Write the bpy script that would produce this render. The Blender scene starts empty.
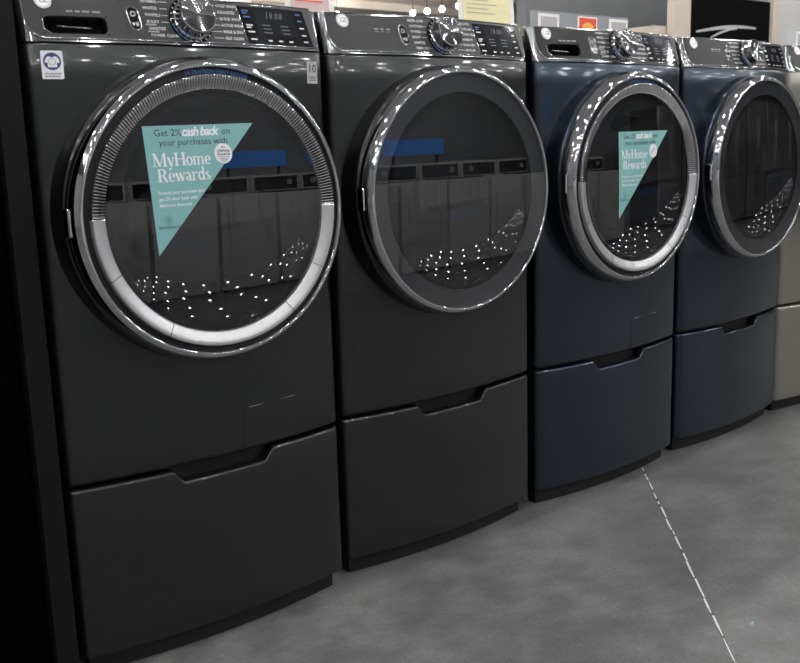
import bpy, bmesh, math, random
from mathutils import Vector, Matrix
random.seed(7)
PI = math.pi
SC = bpy.context.scene
COL = SC.collection

# ------------------------------------------------------------------ camera, world, exposure
cam_d = bpy.data.cameras.new('camera')
cam = bpy.data.objects.new('camera', cam_d); COL.objects.link(cam)
LIFT = .018       # the row stands a little clear of the floor on its leveling feet
cam.location = (-.6991, -1.9260, 1.1130 + LIFT)
cam.rotation_euler = (1.3753, .0300, -.7016)
cam_d.sensor_fit = 'HORIZONTAL'; cam_d.sensor_width = 36.0
cam_d.lens = 975.7 / 800 * 36
cam_d.clip_start = .05; cam_d.clip_end = 200
cam_d.dof.use_dof = True; cam_d.dof.focus_distance = 2.55; cam_d.dof.aperture_fstop = 8.0
SC.camera = cam

wd = bpy.data.worlds.new('world'); SC.world = wd; wd.use_nodes = True
wd.node_tree.nodes['Background'].inputs[0].default_value = (.02, .021, .023, 1)
wd.node_tree.nodes['Background'].inputs[1].default_value = 1
SC.view_settings.view_transform = 'Standard'; SC.view_settings.look = 'None'
SC.view_settings.exposure = 0.0; SC.view_settings.gamma = 1
SC.view_settings.use_curve_mapping = False
BULB = 385.0          # radiance of the ceiling bulbs

# ------------------------------------------------------------------ materials
def new_mat(name):
    m = bpy.data.materials.new(name); m.use_nodes = True
    return m, m.node_tree, m.node_tree.nodes['Principled BSDF']
def pmat(name, col, rough=.5, metal=0, spec=.5, coat=0, emit=None, es=0, noise=0, nscale=40, aniso=0, bump=0):
    m, nt, b = new_mat(name)
    b.inputs['Base Color'].default_value = (*col, 1)
    b.inputs['Roughness'].default_value = rough
    b.inputs['Metallic'].default_value = metal
    b.inputs['Specular IOR Level'].default_value = spec
    b.inputs['Coat Weight'].default_value = coat
    b.inputs['Coat Roughness'].default_value = .08
    if emit:
        b.inputs['Emission Color'].default_value = (*emit, 1); b.inputs['Emission Strength'].default_value = es
    tc = nt.nodes.new('ShaderNodeTexCoord')
    if noise or bump:
        n = nt.nodes.new('ShaderNodeTexNoise'); n.inputs['Scale'].default_value = nscale; n.inputs['Detail'].default_value = 3
        nt.links.new(tc.outputs['Object'], n.inputs['Vector'])
    if noise:
        r = nt.nodes.new('ShaderNodeValToRGB')
        r.color_ramp.elements[0].position = .3; r.color_ramp.elements[1].position = .7
        r.color_ramp.elements[0].color = (*[c * (1 - noise) for c in col], 1)
        r.color_ramp.elements[1].color = (*[c * (1 + noise) for c in col], 1)
        nt.links.new(n.outputs['Fac'], r.inputs['Fac']); nt.links.new(r.outputs['Color'], b.inputs['Base Color'])
    if bump:
        bp = nt.nodes.new('ShaderNodeBump'); bp.inputs['Strength'].default_value = bump; bp.inputs['Distance'].default_value = .002
        nt.links.new(n.outputs['Fac'], bp.inputs['Height']); nt.links.new(bp.outputs['Normal'], b.inputs['Normal'])
    if aniso:
        t = nt.nodes.new('ShaderNodeTangent'); t.direction_type = 'RADIAL'; t.axis = 'Y'
        b.inputs['Anisotropic'].default_value = aniso; b.inputs['Anisotropic Rotation'].default_value = .25
        nt.links.new(t.outputs['Tangent'], b.inputs['Tangent'])
    return m
def glass_mat(name, tint, ior=1.5, rough=0.0):
    m = bpy.data.materials.new(name); m.use_nodes = True; nt = m.node_tree; nt.nodes.clear()
    o = nt.nodes.new('ShaderNodeOutputMaterial'); mx = nt.nodes.new('ShaderNodeMixShader')
    t = nt.nodes.new('ShaderNodeBsdfTransparent'); t.inputs[0].default_value = (*tint, 1)
    g = nt.nodes.new('ShaderNodeBsdfGlossy'); g.inputs['Roughness'].default_value = rough
    mx.inputs[0].default_value = .16
    if not ior: g = nt.nodes.new('ShaderNodeBsdfDiffuse'); g.inputs[0].default_value = (.8, .82, .84, 1)      # dusty diffuse white, standing in for the acrylic sheet's pale highlight
    if ior:
        # Schlick reflectance, the same from both sides of the thin pane
        lw = nt.nodes.new('ShaderNodeLayerWeight'); lw.inputs[0].default_value = .5
        pw = nt.nodes.new('ShaderNodeMath'); pw.operation = 'POWER'; pw.inputs[1].default_value = 5
        f0 = ((ior - 1) / (ior + 1)) ** 2
        ma = nt.nodes.new('ShaderNodeMath'); ma.operation = 'MULTIPLY_ADD'; ma.inputs[1].default_value = 1 - f0; ma.inputs[2].default_value = f0
        nt.links.new(lw.outputs['Facing'], pw.inputs[0]); nt.links.new(pw.outputs[0], ma.inputs[0]); nt.links.new(ma.outputs[0], mx.inputs[0])
    nt.links.new(t.outputs[0], mx.inputs[1]); nt.links.new(g.outputs[0], mx.inputs[2])
    nt.links.new(mx.outputs[0], o.inputs[0])
    return m
def floor_mat():
    m, nt, b = new_mat('polished_concrete')
    tc = nt.nodes.new('ShaderNodeTexCoord')
    def noise(s, d, rough=.6, vec=None):
        n = nt.nodes.new('ShaderNodeTexNoise'); n.inputs['Scale'].default_value = s; n.inputs['Detail'].default_value = d
        n.inputs['Roughness'].default_value = rough
        nt.links.new(vec or tc.outputs['Object'], n.inputs['Vector']); return n
    n1 = noise(2.3, 7, .65); n2 = noise(9, 9, .75); n3 = noise(110, 5, .7)
    mp = nt.nodes.new('ShaderNodeMapping'); mp.inputs['Scale'].default_value = (1.2, 14, 1); mp.inputs['Rotation'].default_value = (0, 0, .5)
    nt.links.new(tc.outputs['Object'], mp.inputs['Vector'])
    n4 = noise(2.2, 4, .6, mp.outputs['Vector'])
    def ramp(src, a, bcol, p0=.3, p1=.7):
        r = nt.nodes.new('ShaderNodeValToRGB'); r.color_ramp.elements[0].position = p0; r.color_ramp.elements[1].position = p1
        r.color_ramp.elements[0].color = (*[a] * 3, 1); r.color_ramp.elements[1].color = (*[bcol] * 3, 1)
        nt.links.new(src.outputs['Fac'], r.inputs['Fac']); return r
    r1 = ramp(n1, .128, .182, .38, .62); r2 = ramp(n2, .80, 1.14, .38, .62); r3 = ramp(n3, .80, 1.18); r4 = ramp(n4, .94, 1.04)
    def mul(a, c):
        x = nt.nodes.new('ShaderNodeMixRGB'); x.blend_type = 'MULTIPLY'; x.inputs[0].default_value = 1
        nt.links.new(a.outputs[0], x.inputs[1]); nt.links.new(c.outputs[0], x.inputs[2]); return x
    c = mul(mul(mul(r1, r2), r3), r4)
    nt.links.new(c.outputs[0], b.inputs['Base Color'])
    rr = nt.nodes.new('ShaderNodeMapRange'); rr.inputs[3].default_value = .33; rr.inputs[4].default_value = .55
    nt.links.new(n2.outputs['Fac'], rr.inputs[0]); nt.links.new(rr.outputs[0], b.inputs['Roughness'])
    b.inputs['Specular IOR Level'].default_value = .35
    return m
M = {}
M['graphite'] = pmat('graphite_paint', (.0335, .0352, .0355), .33, .9, .5, coat=.5, noise=.04, nscale=900)
M['navy'] = pmat('sapphire_paint', (.0235, .0335, .050), .33, .9, .5, coat=.5, noise=.04, nscale=900)
M['champagne'] = pmat('champagne_paint', (.235, .225, .19), .34, .6, .5, coat=.15, noise=.03, nscale=900)
M['chrome'] = pmat('chrome', (.54, .545, .56), .06, 1)
M['bright_chrome'] = pmat('bright_chrome', (.74, .74, .75), .13, 1)
M['dark_chrome'] = pmat('dark_chrome_trim', (.27, .273, .28), .12, 1)
M['satin'] = pmat('satin_silver', (.50, .50, .51), .36, .7)
M['knob_face'] = pmat('spun_metal', (.15, .15, .155), .13, 1, aniso=.85)
M['face_graphite'] = pmat('console_face_graphite', (.042, .043, .045), .32, 0, .25, noise=.05, nscale=700)
M['face_black'] = pmat('console_face_black', (.012, .012, .013), .28, 0, .22, noise=.05, nscale=700)
M['gloss_black'] = pmat('gloss_black', (.006, .006, .007), .08, 0, .5)
M['bowl'] = pmat('dark_bowl', (.012, .0125, .014), .03, 0, .5)
M['band'] = pmat('printed_band', (.055, .056, .058), .4, 0, .4)
M['black'] = pmat('matte_black', (.008, .008, .008), .6, 0, .3)
M['rubber'] = pmat('rubber_foot', (.02, .02, .02), .7)
M['steel'] = pmat('galvanised_foot', (.35, .35, .34), .5, .8, noise=.3, nscale=60)
M['glass'] = glass_mat('door_glass', (.66, .67, .69), 1.85)
M['acrylic'] = glass_mat('acrylic_sheet', (.92, .94, .95), None)
M['lcd'] = pmat('lcd_glass', (.012, .014, .018), .08, 0, .5)
M['ink_white'] = pmat('white_print', (.62, .62, .62), .5)
M['ink_grey'] = pmat('grey_print', (.22, .22, .23), .5)
M['ink_blue'] = pmat('blue_print', (.025, .09, .27), .4)
M['ink_navy'] = pmat('navy_print', (.03, .04, .17), .5)
M['ink_dim'] = pmat('dim_segments', (.035, .045, .07), .4)
M['ink_dark'] = pmat('dark_print', (.03, .045, .05), .5)
M['teal'] = pmat('teal_cling', (.205, .42, .43), .5, 0, .3, noise=.02, nscale=20)
M['white_vinyl'] = pmat('white_vinyl', (.75, .76, .77), .45)
M['paper'] = pmat('white_paper', (.78, .77, .74), .7, noise=.03, nscale=30)
M['grey_paper'] = pmat('grey_paper', (.42, .41, .41), .7)
M['pink_paper'] = pmat('pink_paper', (.62, .46, .45), .7)
M['yellow_paper'] = pmat('yellow_paper', (.80, .73, .44), .7, noise=.03, nscale=30)
M['red_paper'] = pmat('red_paper', (.72, .07, .04), .6)
M['orange_paper'] = pmat('orange_paper', (.85, .42, .05), .6)
M['badge'] = pmat('badge_silver', (.66, .66, .66), .35, .6)
M['black_panel'] = pmat('black_laminate', (.006, .006, .0062), .5, 0, .25, noise=.1, nscale=80)
M['deep_black'] = pmat('deep_black', (.0012, .0012, .0012), .8, 0, 0)
M['edge'] = pmat('panel_edge_band', (.0065, .0065, .0065), .55, 0, .12, noise=.08, nscale=120)
M['floor'] = floor_mat()
M['ceiling_dark'] = pmat('dark_deck', (.13, .13, .132), .8, noise=.2, nscale=.5)
M['ceiling'] = pmat('ceiling_deck', (.70, .62, .54), .8, noise=.25, nscale=.5)
M['wall_grey'] = pmat('grey_wall', (.24, .248, .258), .8, noise=.1, nscale=1)
M['wall_white'] = pmat('white_wall', (.46, .455, .445), .8, noise=.04, nscale=2)
M['beige'] = pmat('beige_wall', (.50, .43, .37), .7, noise=.05, nscale=3)
M['board'] = pmat('black_board', (.006, .006, .006), .9, 0, 0)
M['white_enamel'] = pmat('white_enamel', (.52, .52, .53), .3, noise=.02, nscale=5)
M['fridge'] = pmat('stainless', (.45, .45, .45), .3, .9, noise=.05, nscale=60)
M['bulb'] = pmat('bulb_glow', (.8, .8, .8), .4, emit=(1, .99, .98), es=BULB)
M['bluesign'] = pmat('blue_lit_sign', (.02, .15, .5), .4, emit=(.04, .25, .75), es=1.0)
M['joint'] = pmat('joint_sealant', (.09, .09, .09), .8, noise=.3, nscale=80)
M['chalk'] = pmat('white_filler', (.72, .72, .71), .8, noise=.15, nscale=200)

# ------------------------------------------------------------------ mesh helpers
def link(o, parent=None):
    COL.objects.link(o)
    if parent is not None: o.parent = parent
    return o
PRINTS = ('lettering', 'cycle_lettering', 'key_lettering', 'small_icons', 'dial_ticks', 'dark_lettering', 'white_lettering', 'headline_lettering', 'script_lettering', 'roundel_lettering', 'sticker_lettering', 'screen_segments', 'button_symbols', 'printed_lines', 'small_mark')
def mesh_obj(name, verts, faces, mat, parent=None, smooth=False, auto=None):
    me = bpy.data.meshes.new(name); me.from_pydata([tuple(v) for v in verts], [], faces); me.update()
    bm = bmesh.new(); bm.from_mesh(me); bmesh.ops.recalc_face_normals(bm, faces=bm.faces); bm.to_mesh(me); bm.free()
    if smooth:
        for p in me.polygons: p.use_smooth = True
        if auto is not None: me.set_sharp_from_angle(angle=math.radians(auto))
    me.materials.append(M[mat])
    o = link(bpy.data.objects.new(name, me), parent)
    if name in PRINTS: o['kind'] = 'stuff'      # fine print, too small to pick apart
    return o
def empty(name, loc, rz=0):
    o = bpy.data.objects.new(name, None); o.location = loc; o.rotation_euler = (0, 0, rz); o.empty_display_size = .1
    return link(o)
def tag(o, label=None, cat=None, group=None, kind=None):
    if label: o['label'] = label
    if cat: o['category'] = cat
    if group: o['group'] = group
    if kind: o['kind'] = kind
    return o
class MB:
    """collects geometry for one mesh"""
    def __init__(s): s.v = []; s.f = []
    def add(s, v, f):
        n = len(s.v); s.v += [tuple(p) for p in v]; s.f += [tuple(i + n for i in q) for q in f]; return s
    def box(s, x0, x1, y0, y1, z0, z1):
        v = [(x, y, z) for z in (z0, z1) for y in (y0, y1) for x in (x0, x1)]
        return s.add(v, [(0, 1, 3, 2), (4, 6, 7, 5), (0, 4, 5, 1), (2, 3, 7, 6), (0, 2, 6, 4), (1, 5, 7, 3)])
    def bbox(s, x0, x1, y0, y1, z0, z1, b=.004):
        """box with bevelled edges"""
        bm = bmesh.new(); bmesh.ops.create_cube(bm, size=1)
        for v in bm.verts:
            v.co = Vector(((x0 + x1) / 2 + v.co.x * (x1 - x0), (y0 + y1) / 2 + v.co.y * (y1 - y0), (z0 + z1) / 2 + v.co.z * (z1 - z0)))
        bmesh.ops.bevel(bm, geom=list(bm.edges), offset=b, segments=2, profile=.5, affect='EDGES')
        bm.verts.index_update(); bm.verts.ensure_lookup_table()
        s.add([v.co for v in bm.verts], [[v.index for v in f.verts] for f in bm.faces]); bm.free(); return s
    def cyl(s, c, r, h, axis='z', n=16, r2=None):
        r2 = r if r2 is None else r2
        v = []
        for k, (rr, hh) in enumerate(((r, 0), (r2, h))):
            for i in range(n):
                a = 2 * PI * i / n; p = (rr * math.cos(a), rr * math.sin(a), hh)
                if axis == 'y': p = (p[0], -p[2], p[1])
                v.append((c[0] + p[0], c[1] + p[1], c[2] + p[2]))
        f = [(i, (i + 1) % n, n + (i + 1) % n, n + i) for i in range(n)] + [tuple(range(n - 1, -1, -1)), tuple(range(n, 2 * n))]
        return s.add(v, f)
    def tube(s, pts, r, n=8, closed=False):
        P = [Vector(p) for p in pts]; N = len(P); rings = []
        for i, p in enumerate(P):
            if closed: t = (P[(i + 1) % N] - P[i - 1]).normalized()
            else: t = (P[min(i + 1, N - 1)] - P[max(i - 1, 0)]).normalized()
            up = Vector((0, 1, 0)) if abs(t.y) < .9 else Vector((0, 0, 1))
            a = t.cross(up).normalized(); b = t.cross(a).normalized()
            rings.append([p + (a * math.cos(2 * PI * k / n) + b * math.sin(2 * PI * k / n)) * r for k in range(n)])
        v = [q for R in rings for q in R]; f = []
        for i in range(N if closed else N - 1):
            j = (i + 1) % N
            f += [(i * n + k, i * n + (k + 1) % n, j * n + (k + 1) % n, j * n + k) for k in range(n)]
        if not closed: f += [tuple(range(n)), tuple((N - 1) * n + k for k in range(n))]
        return s.add(v, f)
    def build(s, name, mat, parent=None, smooth=False, auto=None): return mesh_obj(name, s.v, s.f, mat, parent, smooth, auto)
def lathe(profile, seg=96, cx=0, cz=0, closed=False, yfun=None):
    """revolve (r, y) about the local y axis"""
    v = []; f = []; n = len(profile)
    for i in range(seg):
        a = 2 * PI * i / seg
        for j, (r, y) in enumerate(profile):
            yy = y + (yfun(a, j, r) if yfun else 0)
            v.append((cx + r * math.cos(a), yy, cz + r * math.sin(a)))
    for i in range(seg):
        k = (i + 1) % seg
        for j in range(n if closed else n - 1):
            l = (j + 1) % n
            f.append((i * n + j, i * n + l, k * n + l, k * n + j))
    m = MB(); m.add(v, f); return m
_fc = {}
def text2d(body, size=1, align='LEFT', bold=0, shear=0, space=1.0, res=2):
    """flat text as (verts2d, faces)"""
    key = (body, align, bold, shear, space, res)
    if key not in _fc:
        cu = bpy.data.curves.new('t', 'FONT'); cu.body = body; cu.size = 1; cu.align_x = align; cu.align_y = 'CENTER'
        cu.offset = bold; cu.shear = shear; cu.space_character = space; cu.resolution_u = res; cu.fill_mode = 'FRONT'
        o = bpy.data.objects.new('t', cu); COL.objects.link(o)
        dg = bpy.context.evaluated_depsgraph_get(); dg.update()
        me = bpy.data.meshes.new_from_object(o.evaluated_get(dg))
        _fc[key] = ([(v.co.x, v.co.y) for v in me.vertices], [tuple(p.vertices) for p in me.polygons])
        bpy.data.objects.remove(o); bpy.data.curves.remove(cu); bpy.data.meshes.remove(me)
    v, f = _fc[key]
    return [(x * size, y * size) for x, y in v], f
def map2(mb, vf, fn, ox=0, oy=0):
    v, f = vf
    mb.add([fn(x + ox, y + oy) for x, y in v], f)
def rrect(x0, x1, y0, y1, r, n=5):
    pts = []
    for cx, cy, a0 in ((x1 - r, y1 - r, 0), (x0 + r, y1 - r, 90), (x0 + r, y0 + r, 180), (x1 - r, y0 + r, 270)):
        for k in range(n + 1):
            a = math.radians(a0 + 90 * k / n); pts.append((cx + r * math.cos(a), cy + r * math.sin(a)))
    return pts
def disc2(cx, cy, rx, ry=None, n=24): 
    ry = ry or rx
    return ([(cx + rx * math.cos(2 * PI * i / n), cy + ry * math.sin(2 * PI * i / n)) for i in range(n)], [tuple(range(n))])
def ring2(cx, cy, rx, ry, tx, ty, a0=0, a1=360, n=28):
    v = []; N = n + 1
    for i in range(N):
        a = math.radians(a0 + (a1 - a0) * i / n)
        v += [(cx + rx * math.cos(a), cy + ry * math.sin(a)), (cx + (rx - tx) * math.cos(a), cy + (ry - ty) * math.sin(a))]
    return (v, [(2 * i, 2 * i + 2, 2 * i + 3, 2 * i + 1) for i in range(n)])
def quad2(x0, y0, x1, y1, w):
    """bar from a to b, horizontal width w"""
    return ([(x0 - w / 2, y0), (x0 + w / 2, y0), (x1 + w / 2, y1), (x1 - w / 2, y1)], [(0, 1, 2, 3)])
def rect2(x0, x1, y0, y1): return ([(x0, y0), (x1, y0), (x1, y1), (x0, y1)], [(0, 1, 2, 3)])

# a small high-contrast serif alphabet (cap height 1, x height .66) for the cling's headline
TK, TN = .185, .06
def serif(x, y, w=.34): return rect2(x - w / 2, x + w / 2, y, y + TN)
def glyph(c):
    if c == 'M': return [quad2(.14, 0, .14, 1, TN), quad2(.18, 1, .56, 0, TK), quad2(.56, 0, .92, 1, TN), quad2(.98, 0, .98, 1, TK), serif(.14, 0, .28), serif(.98, 0), serif(.1, 1 - TN, .22), serif(1.02, 1 - TN, .25)], 1.2
    if c == 'H': return [quad2(.17, 0, .17, 1, TK), quad2(.77, 0, .77, 1, TK), rect2(.17, .77, .49, .49 + TN), serif(.17, 0), serif(.77, 0), serif(.17, 1 - TN), serif(.77, 1 - TN)], .96
    if c == 'R': return [quad2(.17, 0, .17, 1, TK), ring2(.42, .74, .30, .26, TK, TN, -90, 90, 14), rect2(.17, .42, 1 - TN, 1), rect2(.17, .42, .48, .48 + TN), quad2(.46, .5, .74, 0, TK), serif(.17, 0), serif(.78, 0, .22)], .88
    if c == 'y': return [quad2(.12, .66, .33, .02, TK), quad2(.33, 0, .54, .66, TN), quad2(.33, .02, .24, -.24, TN), disc2(.17, -.2, .075), serif(.12, .66 - TN, .26), serif(.54, .66 - TN, .2)], .64
    if c == 'o': return [ring2(.31, .33, .28, .345, .15, TN)], .63
    if c == 'e': return [ring2(.30, .33, .27, .345, .15, TN, 0, 318), rect2(.1, .57, .33, .33 + TN)], .60
    if c == 'm':
        s = [quad2(.13, 0, .13, .66, .14), serif(.13, 0, .28), serif(.08, .66 - TN, .2)]
        for x in (.13, .50): s += [ring2(x + .17, .46, .225, .205, .13, TN, 0, 165, 12), quad2(x + .33, 0, x + .33, .46, .14), serif(x + .33, 0, .26)]
        return s, 1.0
    if c == 'w': return [quad2(.1, .66, .28, 0, TK), quad2(.28, 0, .45, .66, TN), quad2(.43, .66, .62, 0, TK), quad2(.62, 0, .79, .66, TN), serif(.1, .66 - TN, .22), serif(.8, .66 - TN, .2)], .88
    if c == 'a': return [ring2(.24, .19, .20, .2, .13, TN), ring2(.24, .45, .2, .22, .13, TN, 0, 160, 12), quad2(.42, .02, .42, .47, .14), serif(.47, 0, .14)], .58
    if c == 'r': return [quad2(.14, 0, .14, .66, .14), serif(.14, 0, .28), ring2(.33, .46, .2, .2, .05, TN, 60, 170, 8), disc2(.44, .58, .08), serif(.1, .66 - TN, .2)], .52
    if c == 'd': return [ring2(.27, .33, .24, .345, .15, TN, 30, 330), quad2(.50, 0, .50, 1.03, .14), serif(.56, 0, .14), serif(.44, 1.03 - TN, .18)], .66
    if c == 's': return [ring2(.23, .5, .18, .165, .05, TN, 20, 190, 12), ring2(.24, .16, .19, .165, .05, TN, -170, 10, 12), quad2(.40, .12, .09, .54, .16)], .46
    return [], .3
def serif_text(mb, txt, size, fn, ox, oy):
    x = 0
    for c in txt:
        g, w = glyph(c)
        for vf in g: map2(mb, ([(ox + (x + a) * size, oy + b * size) for a, b in vf[0]], vf[1]), fn)
        x += w * .97
    return x * size

# ------------------------------------------------------------------ room
def room():
    m = MB(); m.add([(-9, -12, 0), (28, -12, 0), (28, 28, 0), (-9, 28, 0), (-9, -12, -.1), (28, -12, -.1), (28, 28, -.1), (-9, 28, -.1)],
          [(0, 1, 2, 3), (4, 7, 6, 5), (0, 4, 5, 1), (1, 5, 6, 2), (2, 6, 7, 3), (3, 7, 4, 0)])
    fl = tag(m.build('floor', 'floor'), 'grey polished concrete floor with mottled stains', None, None, 'structure')
    # saw-cut joint with broken white filler
    a = Vector((2.05, .080, 0)); b = Vector((.75, -1.220, 0)); d = (b - a); L = d.length; d.normalize(); n = Vector((-d.y, d.x, 0))
    m = MB(); w = .0035
    m.add([a - n * w + Vector((0, 0, .0006)), a + n * w + Vector((0, 0, .0006)), b + n * w + Vector((0, 0, .0006)), b - n * w + Vector((0, 0, .0006))], [(0, 1, 2, 3)])
    m.build('control_joint', 'joint', fl)
    m = MB(); s = .12; r = random.Random(3)
    while s < L - .02:
        ln = r.uniform(.02, .11); w0 = r.uniform(.0022, .0046); w1 = r.uniform(.0022, .0046)
        p = a + d * s; q = a + d * min(L, s + ln); o = n * r.uniform(-.0012, .0012)
        mid = (p + q) / 2; wm = max(w0, w1) * .7; z = Vector((0, 0, .0014))
        m.add([p - n * w0 * .6 + o + z, mid - n * wm + o + z, q - n * w1 * .5 + o + z, q + n * w1 * .5 + o + z, mid + n * wm * .8 + o + z, p + n * w0 * .6 + o + z], [(0, 1, 2, 3, 4, 5)])
        s += ln + r.choice((.003, .004, .006, .010, .022))
    tag(m.build('joint_filler', 'chalk', fl), kind='stuff')
    def wall(name, x0, x1, y0, y1, z0, z1, mat, label):
        return tag(MB().box(x0, x1, y0, y1, z0, z1).build(name, mat), label, None, None, 'structure')
    wall('ceiling', -9, 28, -12, 5, 4.8, 4.9, 'ceiling_dark', 'dark grey deck ceiling over the laundry aisle')
    wall('ceiling_rear', -9, 28, 5, 28, 4.8, 4.9, 'ceiling', 'tan deck ceiling over the rear of the store')
    wall('wall_bulkhead', 11.2, 20, 9.0, 9.2, 0, 4.8, 'wall_grey', 'grey bulkhead wall behind the navy washer')
    wall('wall_back', -9, 28, 28, 28.1, 0, 4.8, 'wall_grey', 'far grey store wall')
    wall('wall_front', -9, 28, -12.1, -12, 0, 4.8, 'wall_grey', 'grey store wall across the aisle')
    wall('wall_left', -9.1, -9, -12, 28, 0, 4.8, 'wall_grey', 'grey store wall at the aisle end')
    wall('wall_right', 28, 28.1, -12, 28, 0, 4.8, 'wall_grey', 'grey store wall at the far aisle end')
    # joists carried by the ceiling
    for k in range(14):
        y = -10 + k * 2.7; c = 'ceiling' if y < 4.9 else 'ceiling_rear'
        MB().box(-9, 28, y, y + .1, 4.6, 4.8).build('joist', 'ceiling_dark' if y < 4.9 else 'ceiling', bpy.data.objects[c])
room()

# display alcove behind the row: beige column, black board, white wall, low beige partition
def alcove():
    t = MB().box(9.93, 14.0, 4.10, 4.30, 0, 3.4).build('wall_display', 'wall_white'); tag(t, 'white display wall beside the black board', None, None, 'structure')
    t = MB().box(7.92, 8.19, 4.0, 4.09, 0, 3.4).build('trim_1', 'beige'); tag(t, 'beige column at the side of the black board', None, None, 'structure')
    t = MB().box(8.20, 9.93, 4.10, 4.30, 2.50, 3.4).build('trim_2', 'wall_grey'); tag(t, 'grey header above the black board', None, None, 'structure')
    t = MB().box(9.82, 9.95, 4.03, 4.10, 0, 3.4).build('trim_3', 'beige'); tag(t, 'narrow beige strip between black board and white wall', None, None, 'structure')
    t = MB().box(7.72, 7.92, 4.1, 6.8, 0, 2.15).build('wall_partition', 'beige'); tag(t, 'low beige partition running back behind the column', None, None, 'structure')
    r = empty('display_board', (9.0, 4.10, 0)); tag(r, 'tall black display board with pale brush strokes behind the navy dryer', 'display board')
    MB().box(-.80, .81, -.04, -.002, 0, 2.49).build('board_panel', 'board', r)
    def arc(name, pts, w):
        m = MB(); v = []
        for i, (x, z) in enumerate(pts):
            k = w * (.45 + .55 * math.sin(PI * (i + .6) / len(pts))) / 2
            v += [(x, -.044, z - k), (x, -.044, z + k)]
        m.add(v, [(2 * i, 2 * i + 2, 2 * i + 3, 2 * i + 1) for i in range(len(pts) - 1)])
        m.build(name, 'ink_grey' if w < .012 else 'grey_paper', r)
    arc('brush_stroke', [(-.62 + 1.14 * t, 2.115 + .085 * math.sin(t * 1.9)) for t in [i / 16 for i in range(17)]], .035)
    arc('brush_stroke', [(-.36 + .5 * t, 2.065 + .11 * math.sin(t * 1.5)) for t in [i / 10 for i in range(11)]], .024)
    arc('thin_stroke', [(.16 + .6 * t, 2.045 + .02 * t) for t in [i / 6 for i in range(7)]], .0119)
alcove()

# ------------------------------------------------------------------ laundry machines
H = .3445; BOW = .035; CR = .021
def fy(x):
    y = -BOW * (1 - (x / H) ** 2); a = abs(x) - (H - CR)
    if a > 0: y += CR - math.sqrt(max(0, CR * CR - a * a))
    return y
def xcols(n=26, extra=()):
    xs = [-(H - CR) + 2 * (H - CR) * i / n for i in range(n + 1)]
    for k in range(1, 7):
        a = PI / 2 * k / 6; xs += [H - CR + CR * math.sin(a), -(H - CR) - CR * math.sin(a)]
    xs = sorted(set(round(x, 5) for x in list(xs) + list(extra)))
    return xs
ZS, ZT = 1.3138, 1.4146; LEAN = .0285 / .1008
def con(x, z, d=0):
    """point on the console face, d metres proud of it"""
    return (x, fy(x) + (z - ZS) * LEAN - d * .962, z + d * .272)
GT = .0130      # the panes lean back a little
HOLE = (-.300, -.176, 1.3285, 1.3655)
def cab_front(x, z): return (x, fy(x), z)

def make_pedestal(mat):
    r = empty('laundry_pedestal', (0, 0, 0))
    MB().bbox(-.330, .330, .035, .70, .034, .4238, .004).build('body', 'black', r)
    NX = [(-.118, -.094), (.112, .136)]
    def top(x):
        if x <= NX[0][0] or x >= NX[1][1]: return .414
        if x < NX[0][1]: return .414 - .028 * (x - NX[0][0]) / .024
        if x > NX[1][0]: return .414 - .028 * (NX[1][1] - x) / .024
        return .386
    xs = xcols(24, [NX[0][0], NX[0][1], NX[1][0], NX[1][1], NX[0][0] - .004, NX[1][1] + .004])
    v = []; f = []; rows = None
    for x in xs:
        t = top(x); y = fy(x)
        col = [(x, y + .026, .032), (x, y + .006, .032), (x, y + .0015, .0345), (x, y, .041)]
        for k in range(1, 8): col.append((x, y, .041 + (t - .050) * k / 8))
        for k in range(6):
            a = PI / 2 * k / 5; col.append((x, y + .009 * (1 - math.cos(a)), t - .009 + .009 * math.sin(a)))
        col.append((x, y + .026, t + .0005)); rows = len(col); v += col
    for i in range(len(xs) - 1):
        for j in range(rows - 1): f.append((i * rows + j, i * rows + rows + j, i * rows + rows + j + 1, i * rows + j + 1))
        f.append((i * rows, i * rows + rows - 1, i * rows + 2 * rows - 1, i * rows + rows))
    f += [tuple(range(rows)), tuple((len(xs) - 1) * rows + j for j in range(rows))]
    dr = mesh_obj('drawer_front', v, f, mat, r, True, 40)
    m = MB()      # the dark grip pocket behind the notch
    m.box(-.125, .142, .006, .034, .372, .418)
    m.build('grip_pocket', 'black', dr)
    # thin shiny lip on the pedestal top
    v = []; f = []
    xs2 = xcols(24)[5:-5]
    for x in xs2: v += [(x, fy(x) + .019, .4185), (x, fy(x) + .019, .4225), (x, fy(x) + .034, .4230), (x, fy(x) + .034, .4180)]
    for i in range(len(xs2) - 1): f += [(4 * i + k, 4 * i + 4 + k, 4 * i + 4 + (k + 1) % 4, 4 * i + (k + 1) % 4) for k in range(4)]
    f += [(0, 1, 2, 3), tuple(4 * (len(xs2) - 1) + k for k in range(4))]
    mesh_obj('top_lip', v, f, 'gloss_black', r, True, 30)
    v = []; f = []; xk = [-.322 + .644 * i / 16 for i in range(17)]
    for x in xk: v += [(x, fy(x) + .034, .001 - LIFT), (x, fy(x) + .034, .0335), (x, .060, .0335), (x, .060, .001 - LIFT)]
    for i in range(16): f += [(4 * i + k, 4 * i + 4 + k, 4 * i + 4 + (k + 1) % 4, 4 * i + (k + 1) % 4) for k in range(4)]
    f += [(0, 1, 2, 3), tuple(64 + k for k in range(4))]
    mesh_obj('toe_kick', v, f, 'black', r, True, 30)
    for ch in r.children: ch.location.z += LIFT
    for x in (-.306, .306):
        for y in (.085, .65): MB().cyl((x, y, 0), .022, .012, n=14).cyl((x, y, .012), .010, .0225 + LIFT, n=10).build('leveling_foot', 'steel', r, True, 40)
    return r

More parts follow.
